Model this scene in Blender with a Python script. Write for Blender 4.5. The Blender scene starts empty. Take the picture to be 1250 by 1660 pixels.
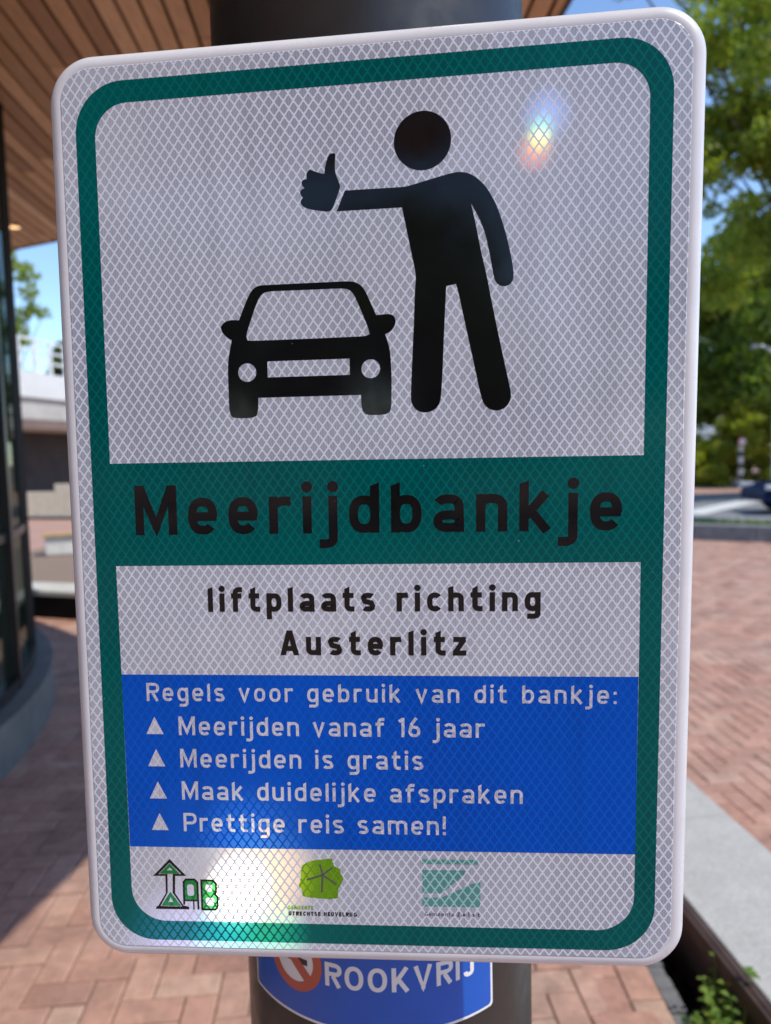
import bpy, bmesh, math, random
import numpy as np
from mathutils import Vector, Matrix
from mathutils.geometry import tessellate_polygon
from math import sin, cos, pi, radians, atan2, sqrt

rnd = random.Random(7)
S = bpy.context.scene
COL = S.collection

# ------------------------------------------------------------------ camera
CAM = Vector((0, 0, 1.65))
PITCH, ROLL = radians(-4.5), radians(-1.4)
fw = Vector((0, cos(PITCH), sin(PITCH)))
rt = Vector((1, 0, 0))
up = rt.cross(fw)
r2 = rt * cos(ROLL) + up * sin(ROLL)
u2 = up * cos(ROLL) - rt * sin(ROLL)
cd = bpy.data.cameras.new("camera")
cam = bpy.data.objects.new("camera", cd)
COL.objects.link(cam)
cam.matrix_world = Matrix((
    (r2.x, u2.x, -fw.x, CAM.x), (r2.y, u2.y, -fw.y, CAM.y),
    (r2.z, u2.z, -fw.z, CAM.z), (0, 0, 0, 1)))
cd.sensor_width = 36
cd.sensor_fit = 'AUTO'
cd.lens = 36 * 1200 / 1660
cd.clip_start = .02
cd.clip_end = 2000
cd.dof.use_dof = True
cd.dof.focus_distance = .472
cd.dof.aperture_fstop = 6.5
cd.dof.aperture_blades = 0
S.camera = cam

# ------------------------------------------------------------------ light
SUN = Vector((2.5, -1.35, 4.15)).normalized()
w = bpy.data.worlds.new("World")
S.world = w
w.use_nodes = True
nt = w.node_tree
bg = nt.nodes["Background"]
sky = nt.nodes.new("ShaderNodeTexSky")
sky.sky_type = 'NISHITA'
sky.sun_disc = False
sky.sun_elevation = math.asin(SUN.z)
sky.sun_rotation = atan2(SUN.x, SUN.y)
sky.air_density = 1.0
sky.dust_density = .1
sky.ozone_density = 4.5
sky.altitude = 500
nt.links.new(sky.outputs[0], bg.inputs[0])
bg.inputs[1].default_value = .15
sl = bpy.data.lights.new("sun", 'SUN')
sl.energy = 2.4
sl.angle = radians(.5)
sl.color = (1, .95, .86)
so = bpy.data.objects.new("sun", sl)
COL.objects.link(so)
so.rotation_euler = SUN.to_track_quat('Z', 'Y').to_euler()
so.location = SUN * 30
vs = S.view_settings
vs.view_transform = 'Standard'
vs.look = 'None'
vs.gamma = 1
vs.use_curve_mapping = False
vs.exposure = .76

# ------------------------------------------------------------------ helpers
def tag(o, label=None, cat=None, group=None, kind=None):
    if label: o['label'] = label
    if cat: o['category'] = cat
    if group: o['group'] = group
    if kind: o['kind'] = kind
    return o

def empty(name, loc=(0, 0, 0), rz=0, label=None, cat=None, group=None):
    o = bpy.data.objects.new(name, None)
    COL.objects.link(o)
    o.location = loc
    o.rotation_euler = (0, 0, rz)
    o.empty_display_size = .1
    return tag(o, label, cat, group)

class MB:
    """collects verts / faces, optional per face colour value"""
    def __init__(s):
        s.v = []; s.f = []; s.c = []; s.sm = []
    def add(s, verts, faces, c=0.5, smooth=False):
        n = len(s.v)
        s.v += [tuple(p) for p in verts]
        for f in faces:
            s.f.append(tuple(i + n for i in f)); s.c.append(c); s.sm.append(smooth)
        return s
    def box(s, x0, x1, y0, y1, z0, z1, c=0.5, M=None):
        p = [(x0, y0, z0), (x1, y0, z0), (x1, y1, z0), (x0, y1, z0), (x0, y0, z1), (x1, y0, z1), (x1, y1, z1), (x0, y1, z1)]
        if M: p = [M @ Vector(q) for q in p]
        return s.add(p, [(3, 2, 1, 0), (4, 5, 6, 7), (0, 1, 5, 4), (1, 2, 6, 5), (2, 3, 7, 6), (3, 0, 4, 7)], c)
    def tube(s, pts, rad, n=10, c=0.5, cap=True):
        pts = [Vector(p) for p in pts]
        if not hasattr(rad, '__len__'): rad = [rad] * len(pts)
        vs_, fs = [], []
        prev = None
        for i, p in enumerate(pts):
            d = (pts[min(i + 1, len(pts) - 1)] - pts[max(i - 1, 0)]).normalized()
            if prev is None:
                a = d.orthogonal().normalized()
            else:
                a = (prev - d * prev.dot(d)).normalized()
            prev = a
            b = d.cross(a)
            for k in range(n):
                t = 2 * pi * k / n
                vs_.append(p + (a * cos(t) + b * sin(t)) * rad[i])
        for i in range(len(pts) - 1):
            for k in range(n):
                fs.append((i * n + k, i * n + (k + 1) % n, (i + 1) * n + (k + 1) % n, (i + 1) * n + k))
        s.add(vs_, fs, c, True)
        if cap:
            m = len(pts) - 1
            s.add(vs_[:n], [tuple(range(n))[::-1]], c)
            s.add(vs_[m * n:], [tuple(range(n))], c)
        return s
    def cyl(s, x, y, z0, z1, r, n=32, c=.5):
        return s.tube([(x, y, z0), (x, y, z1)], r, n, c)
    def build(s, name, mat, parent=None, bevel=0, loc=None):
        me = bpy.data.meshes.new(name)
        me.from_pydata(s.v, [], s.f)
        if mat: me.materials.append(mat)
        me.polygons.foreach_set('use_smooth', s.sm)
        at = me.attributes.new("tone", 'FLOAT', 'FACE')
        at.data.foreach_set('value', s.c)
        me.update()
        o = bpy.data.objects.new(name, me)
        COL.objects.link(o)
        if parent: o.parent = parent
        if loc: o.location = loc
        if bevel:
            b = o.modifiers.new("bevel", 'BEVEL')
            b.width = bevel; b.segments = 2; b.limit_method = 'ANGLE'
        return o

# ------------------------------------------------------------------ materials
class N:
    """tiny node builder"""
    def __init__(s, name):
        s.m = bpy.data.materials.new(name)
        s.m.use_nodes = True
        s.t = s.m.node_tree
        s.p = s.t.nodes["Principled BSDF"]
        s.out = s.t.nodes["Material Output"]
    def n(s, typ, **k):
        x = s.t.nodes.new(typ)
        for a, b in k.items(): setattr(x, a, b)
        return x
    def l(s, a, b):
        s.t.links.new(a, b)
    def set(s, sock, v):
        if isinstance(v, bpy.types.NodeSocket): s.l(v, sock)
        else: sock.default_value = v
    def math(s, op, a, b=0.0, clamp=False):
        x = s.n("ShaderNodeMath", operation=op, use_clamp=clamp)
        s.set(x.inputs[0], a); s.set(x.inputs[1], b)
        return x.outputs[0]
    def mix(s, f, a, b, mode='MIX'):
        x = s.n("ShaderNodeMix", data_type='RGBA', blend_type=mode)
        s.set(x.inputs[0], f)
        s.set(x.inputs[6], a if isinstance(a, bpy.types.NodeSocket) else (*a, 1))
        s.set(x.inputs[7], b if isinstance(b, bpy.types.NodeSocket) else (*b, 1))
        return x.outputs[2]
    def obj(s):
        return s.n("ShaderNodeTexCoord").outputs['Object']
    def noise(s, scale, detail=3, rough=.5, vec=None, out=0):
        x = s.n("ShaderNodeTexNoise")
        x.inputs['Scale'].default_value = scale
        x.inputs['Detail'].default_value = detail
        x.inputs['Roughness'].default_value = rough
        s.l(vec or s.obj(), x.inputs['Vector'])
        return x.outputs[out]
    def ramp(s, f, stops):
        x = s.n("ShaderNodeValToRGB")
        e = x.color_ramp.elements
        while len(e) < len(stops): e.new(.5)
        for q, (p, c) in zip(e, stops):
            q.position = p
            q.color = (*c, 1) if hasattr(c, '__len__') else (c, c, c, 1)
        s.l(f, x.inputs[0])
        return x.outputs[0]
    def attr(s, name="tone"):
        return s.n("ShaderNodeAttribute", attribute_name=name).outputs['Fac']
    def bump(s, h, strength=.3, dist=.01):
        x = s.n("ShaderNodeBump")
        x.inputs['Strength'].default_value = strength
        x.inputs['Distance'].default_value = dist
        s.l(h, x.inputs['Height'])
        s.l(x.outputs[0], s.p.inputs['Normal'])
    def base(s, c, rough=.6, spec=.5, metal=0):
        s.set(s.p.inputs['Base Color'], c if isinstance(c, bpy.types.NodeSocket) else (*c, 1))
        s.set(s.p.inputs['Roughness'], rough)
        s.p.inputs['Specular IOR Level'].default_value = spec
        s.p.inputs['Metallic'].default_value = metal
        return s.m

def plain(name, c, rough=.6, spec=.5, metal=0, var=.12, scale=6):
    k = N(name)
    f = k.noise(scale, 4)
    a = tuple(x * (1 - var) for x in c); b = tuple(min(1, x * (1 + var)) for x in c)
    k.base(k.ramp(f, [(.3, a), (.7, b)]), rough, spec, metal)
    return k.m

# ------------------------------------------------------------------ the big sign
# sign frame: fitted yaw, lean, roll, place; x right, z up, -y towards the viewer
SP = (-0.08964816, 0.01178275, -0.01197978)
SO = Vector((-0.00997995, 0.47522761, 1.60554807))
RM = Matrix.Rotation(SP[0], 3, 'Z') @ Matrix.Rotation(SP[1], 3, 'X') @ Matrix.Rotation(SP[2], 3, 'Y')
SX = [-300, -290, -221, -100, -26, 40, 150, 270, 300]
SY = [0, 0, -.004, -.0145, -.0155, -.0197, -.0095, 0, 0]
def sm(x, z, y=0):
    """millimetres on the plate -> metres in the sign frame (plate is a little out of square)"""
    z = z + float(np.interp(z, SX, SY)) * x
    return ((x * 1.0071 + .026745 * z) / 1000, y / 1000, z / 1000)

sign = empty('road_sign', SO, 0, 'white and green hitchhiking stop sign with thumbs-up figure and car, strapped to the black column', 'sign')
sign.rotation_euler = RM.to_euler()

def glare_normal(px, pz, dx=0, dz=0):
    """world normal chosen so the camera sees a sun glare at this spot"""
    P = SO + RM @ Vector(sm(px + dx, pz + dz))
    V = (CAM - P).normalized()
    return (V + SUN).normalized()

def sheeting(name, col, cell, printed=False):
    """prismatic retroreflective sheeting: diamond seal lines round darker prism cells"""
    k = N(name)
    o = k.obj()
    sep = k.n("ShaderNodeSeparateXYZ"); k.l(o, sep.inputs[0])
    u = k.math('DIVIDE', k.math('SUBTRACT', sep.outputs[0], -.0498), .0062)
    v = k.math('DIVIDE', k.math('SUBTRACT', sep.outputs[2], .1791), .0089)
    da = k.math('SUBTRACT', k.math('FRACT', k.math('ADD', k.math('ADD', u, v), .5)), .5)
    db = k.math('SUBTRACT', k.math('FRACT', k.math('ADD', k.math('SUBTRACT', u, v), .5)), .5)
    a = k.math('SUBTRACT', .5, k.math('ABSOLUTE', da))
    b = k.math('SUBTRACT', .5, k.math('ABSOLUTE', db))
    # cells are centred on whole numbers, lines run along the halves; tips of the cells are blunt
    tip = k.math('MULTIPLY', k.math('SUBTRACT', .44, k.math('ABSOLUTE', k.math('MULTIPLY', k.math('SUBTRACT', da, db), .5))), 1.15)
    d = k.math('SMOOTH_MIN', k.math('MINIMUM', a, b), tip)
    for q_ in k.t.nodes:
        if q_.type == 'MATH' and q_.operation == 'SMOOTH_MIN': q_.inputs[2].default_value = .12
    line = k.n("ShaderNodeMapRange", interpolation_type='SMOOTHSTEP')
    k.l(d, line.inputs[0])
    line.inputs[1].default_value = .066; line.inputs[2].default_value = .12
    line.inputs[3].default_value = 1; line.inputs[4].default_value = 0
    L = line.outputs[0]
    # fine tooling stripes, dust and faint handling marks
    st = k.n("ShaderNodeTexWave"); st.wave_type = 'BANDS'; st.bands_direction = 'X'
    st.inputs['Scale'].default_value = 190; st.inputs['Distortion'].default_value = .6
    k.l(o, st.inputs['Vector'])
    dirt = k.noise(9, 5, .6, o)
    stripe = k.math('ADD', .9, k.math('MULTIPLY', st.outputs['Fac'], .2))
    cellc = k.mix(1.0, cell, k.ramp(k.math('MULTIPLY', stripe, .75), [(0, 0.0), (1, 1.3)]), 'MULTIPLY')
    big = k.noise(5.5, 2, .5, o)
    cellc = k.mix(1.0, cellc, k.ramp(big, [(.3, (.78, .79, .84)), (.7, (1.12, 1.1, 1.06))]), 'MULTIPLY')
    c = k.mix(L, cellc, col)
    c = k.mix(1.0, c, k.ramp(dirt, [(.25, .9), (.6, 1.0)]), 'MULTIPLY')
    mp = k.n("ShaderNodeMapping"); mp.inputs['Scale'].default_value = (70, 70, 3.5); k.l(o, mp.inputs[0])
    streak = k.noise(1.0, 4, .6, mp.outputs[0])
    c = k.mix(1.0, c, k.ramp(streak, [(.28, .88), (.5, 1.0)]), 'MULTIPLY')
    spk = k.n("ShaderNodeTexVoronoi"); spk.inputs['Scale'].default_value = 130
    k.l(o, spk.inputs['Vector'])
    sp2 = k.n("ShaderNodeTexWhiteNoise", noise_dimensions='3D'); k.l(spk.outputs['Position'], sp2.inputs['Vector'])
    dot = k.math('MULTIPLY', k.math('LESS_THAN', spk.outputs['Distance'], .045), k.math('GREATER_THAN', sp2.outputs[0], .93))
    c = k.mix(k.math('MULTIPLY', dot, .7), c, (.75, .75, .72))
    k.base(c, .14, .12 if printed else .45)
    k.p.inputs['Coat Weight'].default_value = .0 if printed else .15
    k.p.inputs['Coat Roughness'].default_value = .04
    # rainbow glare put into the material: hand-tinted sun highlights aimed at set spots
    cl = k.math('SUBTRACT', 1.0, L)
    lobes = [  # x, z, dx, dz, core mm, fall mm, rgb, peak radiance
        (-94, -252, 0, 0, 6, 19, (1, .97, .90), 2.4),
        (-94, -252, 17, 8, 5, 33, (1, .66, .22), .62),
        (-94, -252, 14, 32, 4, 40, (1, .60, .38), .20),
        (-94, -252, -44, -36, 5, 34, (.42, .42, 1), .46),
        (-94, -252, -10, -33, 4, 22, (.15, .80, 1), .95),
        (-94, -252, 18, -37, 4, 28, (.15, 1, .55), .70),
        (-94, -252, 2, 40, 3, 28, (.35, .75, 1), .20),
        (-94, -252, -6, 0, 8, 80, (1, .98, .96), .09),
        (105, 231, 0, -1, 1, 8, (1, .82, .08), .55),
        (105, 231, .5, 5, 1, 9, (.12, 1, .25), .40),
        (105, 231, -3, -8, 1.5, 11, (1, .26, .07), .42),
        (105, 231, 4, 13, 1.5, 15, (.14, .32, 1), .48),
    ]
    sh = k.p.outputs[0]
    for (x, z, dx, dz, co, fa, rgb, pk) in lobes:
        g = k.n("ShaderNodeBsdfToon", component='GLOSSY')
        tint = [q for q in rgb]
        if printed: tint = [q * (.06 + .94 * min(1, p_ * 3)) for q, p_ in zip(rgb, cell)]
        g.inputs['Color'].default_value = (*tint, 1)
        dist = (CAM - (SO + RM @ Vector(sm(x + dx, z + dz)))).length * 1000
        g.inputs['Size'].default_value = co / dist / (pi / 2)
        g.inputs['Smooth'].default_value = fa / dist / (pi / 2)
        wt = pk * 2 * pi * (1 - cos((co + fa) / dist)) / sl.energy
        nn = glare_normal(x, z, dx, dz)
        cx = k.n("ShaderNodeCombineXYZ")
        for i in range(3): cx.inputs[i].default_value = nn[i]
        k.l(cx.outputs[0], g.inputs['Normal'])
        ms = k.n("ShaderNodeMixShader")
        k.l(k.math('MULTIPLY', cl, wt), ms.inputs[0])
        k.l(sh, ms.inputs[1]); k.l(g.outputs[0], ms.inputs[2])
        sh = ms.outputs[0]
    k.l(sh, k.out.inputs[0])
    return k.m

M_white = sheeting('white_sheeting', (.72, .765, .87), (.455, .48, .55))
M_green = sheeting('green_sheeting', (.0, .135, .122), (.0, .100, .098), True)
M_blue = sheeting('blue_sheeting', (.0, .105, .60), (.0, .080, .53), True)
M_lime = sheeting('lime_print', (.17, .36, .015), (.13, .28, .012), True)
M_teal = sheeting('teal_print', (.36, .60, .57), (.12, .33, .30), True)
M_kelly = sheeting('leaf_green_print', (.015, .22, .05), (.01, .16, .035), True)
def ink(name, c):
    k = N(name)
    o = k.obj()
    f = k.noise(40, 4, .6, o)
    vo = k.n("ShaderNodeTexVoronoi"); vo.inputs['Scale'].default_value = 170; k.l(o, vo.inputs['Vector'])
    wn = k.n("ShaderNodeTexWhiteNoise", noise_dimensions='3D'); k.l(vo.outputs['Position'], wn.inputs['Vector'])
    dot = k.math('MULTIPLY', k.math('LESS_THAN', vo.outputs['Distance'], .05), k.math('GREATER_THAN', wn.outputs[0], .9))
    k.base(k.mix(k.math('MULTIPLY', dot, .5), c, (.5, .5, .5)), k.ramp(f, [(.3, .05), (.75, .16)]), .32)
    return k.m
M_black = ink('black_print', (.006, .006, .007))
M_grey = ink('grey_print', (.09, .09, .10))
M_letter = sheeting('white_lettering', (.66, .69, .79), (.53, .55, .64))
k = N('white_enamel')
f = k.noise(16, 5, .65); f2 = k.noise(75, 5, .7)
c = k.ramp(f, [(.3, (.66, .66, .69)), (.65, (.75, .75, .78))])
c = k.mix(k.ramp(f2, [(.63, 0.0), (.72, .45)]), c, (.42, .40, .38))
k.base(c, k.ramp(f, [(.3, .34), (.7, .24)]), .5)
k.bump(k.noise(22, 2), .12, .002)
M_paint = k.m

def rrect(x0, x1, z0, z1, r, n=12):
    pts = []
    for cx, cz, a0 in ((x1 - r, z1 - r, 0), (x0 + r, z1 - r, 90), (x0 + r, z0 + r, 180), (x1 - r, z0 + r, 270)):
        for i in range(n + 1):
            a = radians(a0 + 90 * i / n)
            pts.append((cx + r * cos(a), cz + r * sin(a)))
    return pts

def dens(pts, step=12):
    out = []
    for i, a in enumerate(pts):
        b = pts[(i + 1) % len(pts)]
        m = max(1, int(math.hypot(b[0] - a[0], b[1] - a[1]) / step))
        for q in range(m):
            out.append((a[0] + (b[0] - a[0]) * q / m, a[1] + (b[1] - a[1]) * q / m))
    return out

def poly2(mb, loops, y):
    """flat print with holes, at y mm in front (negative = towards viewer)"""
    L = [[Vector((p[0], p[1], 0)) for p in lp] for lp in loops]
    flat = [p for lp in loops for p in lp]
    tri = tessellate_polygon(L)
    fs = []
    for t in tri:
        a, b, c = (flat[i] for i in t)
        cr = (b[0] - a[0]) * (c[1] - a[1]) - (b[1] - a[1]) * (c[0] - a[0])
        fs.append(tuple(t) if cr > 0 else tuple(t)[::-1])
    mb.add([sm(p[0], p[1], y) for p in flat], fs)
    return mb

# plate with a rolled rim
N_ = 14
prof = [(7.0, 0.0), (5.8, -.18), (4.0, -.1), (1.9, .5), (0, 1.6), (-1.4, 3.4), (-2.2, 5.6), (-2.5, 8), (-2.5, 16), (-1.9, 17.6), (0, 18.4), (9, 18.4)]
mb = MB()
rings = []
for ins, y in prof:
    rr = max(27 - ins, 6)
    rings.append([sm(x, z, y) for x, z in rrect(-200 + ins, 200 - ins, -300 + ins, 300 - ins, rr, N_)])
n = len(rings[0])
vs_, fs = [], []
for r in rings: vs_ += r
for i in range(len(rings) - 1):
    for q in range(n):
        fs.append((i * n + q, (i + 1) * n + q, (i + 1) * n + (q + 1) % n, i * n + (q + 1) % n))
mb.add(vs_, fs, .5, True)
mb.build('rim', M_paint, sign)
M_alu = plain('bare_aluminium', (.55, .55, .56), .4, .5, .8, .06, 30)
bp = MB()
poly2(bp, [rrect(-193, 193, -293, 293, 20, N_)], .15)
bk = MB(); poly2(bk, [rrect(-193, 193, -293, 293, 20, N_)], 1.6)
bk.f = [f[::-1] for f in bk.f]
bp.add(bk.v, bk.f)
bp.build('back_plate', M_alu, sign)
# sheeting film with a small cut edge
mb = MB()
out0 = rrect(-193.2, 193.2, -293.2, 293.2, 20.2, N_); out1 = rrect(-192.6, 192.6, -292.6, 292.6, 19.6, N_)
poly2(mb, [dens(out1, 30)], -.35)
va = [sm(x, z, .05) for x, z in out0]; vb = [sm(x, z, -.35) for x, z in out1]
mb.add(va + vb, [(i, (i + 1) % n, n + (i + 1) % n, n + i) for i in range(n)])
mb.build('face', M_white, sign)
Y1, Y2, Y3 = -.38, -.41, -.45
# green frame with crossband
mb = MB()
outer = dens(rrect(-183.8, 182.6, -288, 284, 31, 14), 14)
hole1 = dens(rrect(-171, 169, 20, 270, 21, 14), 14)
# upper window: rounded on top, square at the band
hole1 = [p for p in dens([(-171, 41), (169.6, 41)] + [(169.0 - 21 + 21 * cos(a), 270.2 - 21 + 21 * sin(a)) for a in [radians(6 * i) for i in range(16)]]
                         + [(-171.2 + 21 + 21 * cos(a), 270.5 - 21 + 21 * sin(a)) for a in [radians(90 + 6 * i) for i in range(16)]], 14)]
hole2 = dens([(-170, -26.6), (-169.5, -100.5)] + [(-169 + 24 - 24 * cos(a), -274 + 24 - 24 * sin(a)) for a in [radians(6 * i) for i in range(16)]]
             + [(169.4 - 24 + 24 * sin(a), -274 + 24 - 24 * cos(a)) for a in [radians(6 * i) for i in range(16)]] + [(169.4, -100.5), (169.1, -26.6)], 14)
poly2(mb, [outer, hole1, hole2], Y1)
mb.build('green_border', M_green, sign)
mb = MB()
poly2(mb, [dens([(-168.9, -220.7), (169.5, -220.7), (169.2, -100.5), (-169.5, -100.5)], 14)], Y1)
mb.build('blue_panel', M_blue, sign)

BODY = [(-18.4, 195.6), (-13.1, 207.8), (23.7, 207.7), (27.3, 208.4), (39.3, 211.2), (49.4, 213.5), (53.7, 214.3), (57.7, 214.5), (62.0, 213.6), (65.9, 211.6), (70.2, 208.2), (73.8, 203.8), (77.4, 198.0), (80.6, 190.8), (83.2, 183.3), (85.7, 174.8), (87.9, 165.5), (89.4, 157.7), (90.1, 151.3), (89.4, 148.1), (87.3, 145.9), (84.4, 145.2), (81.5, 145.9), (79.0, 148.3), (77.9, 151.9), (75.7, 164.0), (73.1, 176.2), (70.2, 184.1), (67.4, 189.8), (64.1, 195.6), (66.6, 185.0), (70.3, 166.4), (73.9, 151.3), (75.8, 141.1), (79.5, 123.2), (83.2, 105.8), (86.8, 89.8), (88.7, 81.1), (88.7, 77.5), (87.3, 73.9), (84.7, 71.4), (81.1, 70.0), (77.4, 70.3), (74.1, 72.0), (71.6, 75.0), (69.7, 81.6), (65.0, 103.6), (59.9, 126.8), (56.3, 143.4), (55.0, 148.1), (48.9, 147.0), (48.5, 138.1), (47.6, 120.1), (46.5, 94.7), (45.5, 79.4), (44.7, 75.7), (42.9, 72.8), (39.9, 70.7), (35.8, 69.8), (31.7, 70.6), (28.8, 72.8), (26.9, 76.5), (26.6, 80.6), (27.5, 99.0), (28.8, 124.5), (29.7, 146.1), (30.5, 154.1), (27.7, 167.9), (24.9, 181.6), (22.1, 195.6)]
HAND = [(-21.5, 230.5), (-19.2, 230.5), (-18.5, 229.5), (-19.0, 225.6), (-19.1, 220.9), (-18.5, 217.6), (-17.0, 213.7), (-15.9, 210.9), (-16.3, 208.9), (-18.0, 204.2), (-19.9, 199.9), (-21.5, 196.3), (-24.3, 195.7), (-29.2, 196.6), (-34.5, 197.6), (-38.5, 199.1), (-40.6, 201.1), (-41.0, 203.2), (-39.4, 205.1), (-40.8, 206.8), (-41.2, 208.6), (-40.4, 210.1), (-38.2, 210.7), (-39.9, 212.7), (-40.1, 214.8), (-39.0, 215.9), (-36.6, 216.2), (-37.0, 218.5), (-36.6, 220.2), (-34.9, 221.8), (-32.8, 220.9), (-30.0, 219.8), (-27.5, 218.9), (-25.6, 218.6), (-25.4, 221.0), (-24.8, 224.2), (-23.7, 227.7), (-22.7, 229.5)]
CAR = [(-67.6, 152.9), (-70.4, 152.2), (-73.3, 150.0), (-75.8, 146.0), (-82.1, 131.6), (-87.2, 132.1), (-91.7, 130.9), (-94.0, 127.7), (-93.2, 124.4), (-90.3, 121.0), (-87.0, 119.2), (-88.3, 113.8), (-89.6, 107.2), (-90.2, 99.5), (-90.0, 74.0), (-88.5, 70.3), (-85.7, 69.2), (-75.5, 69.1), (-72.3, 70.4), (-71.1, 73.5), (-70.8, 82.0), (-4.8, 82.0), (-4.6, 74.0), (-3.0, 70.7), (-0.8, 69.2), (9.0, 69.1), (12.3, 70.0), (14.3, 72.4), (14.7, 92.9), (14.0, 108.0), (12.8, 113.4), (10.9, 119.3), (14.5, 120.8), (17.2, 124.4), (17.6, 128.1), (16.0, 130.8), (13.0, 131.8), (5.4, 131.2), (-1.4, 146.9), (-4.6, 150.7), (-9.5, 152.8), (-37.8, 152.9)]
WIND = [(-63.3, 148.9), (-67.2, 147.2), (-70.1, 142.5), (-77.7, 122.2), (-76.9, 118.8), (-74.1, 118.3), (-36.3, 118.3), (-1.3, 118.5), (1.1, 119.7), (0.4, 123.4), (-7.5, 142.9), (-10.1, 146.8), (-13.9, 148.6), (-37.9, 148.7)]
GRIL = [(-64.4, 105.0), (-11.7, 105.0), (-11.7, 94.8), (-64.4, 94.8)]
def soft(pts, lim=42):
    """round off shallow corners of a traced outline, keep the sharp ones"""
    for _ in range(2):
        out = []
        m = len(pts)
        for i in range(m):
            a, b, c = pts[i - 1], pts[i], pts[(i + 1) % m]
            u = (b[0] - a[0], b[1] - a[1]); v = (c[0] - b[0], c[1] - b[1])
            t = abs(math.degrees(math.atan2(u[0] * v[1] - u[1] * v[0], u[0] * v[0] + u[1] * v[1])))
            if t > lim or t < 2: out.append(b)
            else:
                f1 = min(.25, 2.5 / max(math.hypot(*u), .01)); f2 = min(.25, 2.5 / max(math.hypot(*v), .01))
                out.append((b[0] - u[0] * f1, b[1] - u[1] * f1)); out.append((b[0] + v[0] * f2, b[1] + v[1] * f2))
        pts = out
    return pts
def circ(cx, cz, r, n=48): return [(cx + r * cos(2 * pi * i / n), cz + r * sin(2 * pi * i / n)) for i in range(n)]
mb = MB()
poly2(mb, [soft(BODY)], Y2); poly2(mb, [soft(HAND, 60)], Y2); poly2(mb, [circ(34.8, 234.2, 17.4, 64)], Y2)
mb.build('hitchhiker_pictogram', M_black, sign)
mb = MB()
poly2(mb, [soft(CAR), soft(WIND), GRIL, circ(-77.6, 98.3, 5.9), circ(1.6, 98.2, 5.9)], Y2)
mb.build('car_pictogram', M_black, sign)

# ------------------------------------------------------------------ lettering (own stroke alphabet)
def sarc(cx, cz, rx, rz, a0, a1, n=14, e=2.5):
    out = []
    for i in range(n + 1):
        a = radians(a0 + (a1 - a0) * i / n)
        c, s_ = cos(a), sin(a)
        out.append((cx + rx * math.copysign(abs(c) ** (2 / e), c), cz + rz * math.copysign(abs(s_) ** (2 / e), s_)))
    return out

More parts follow.
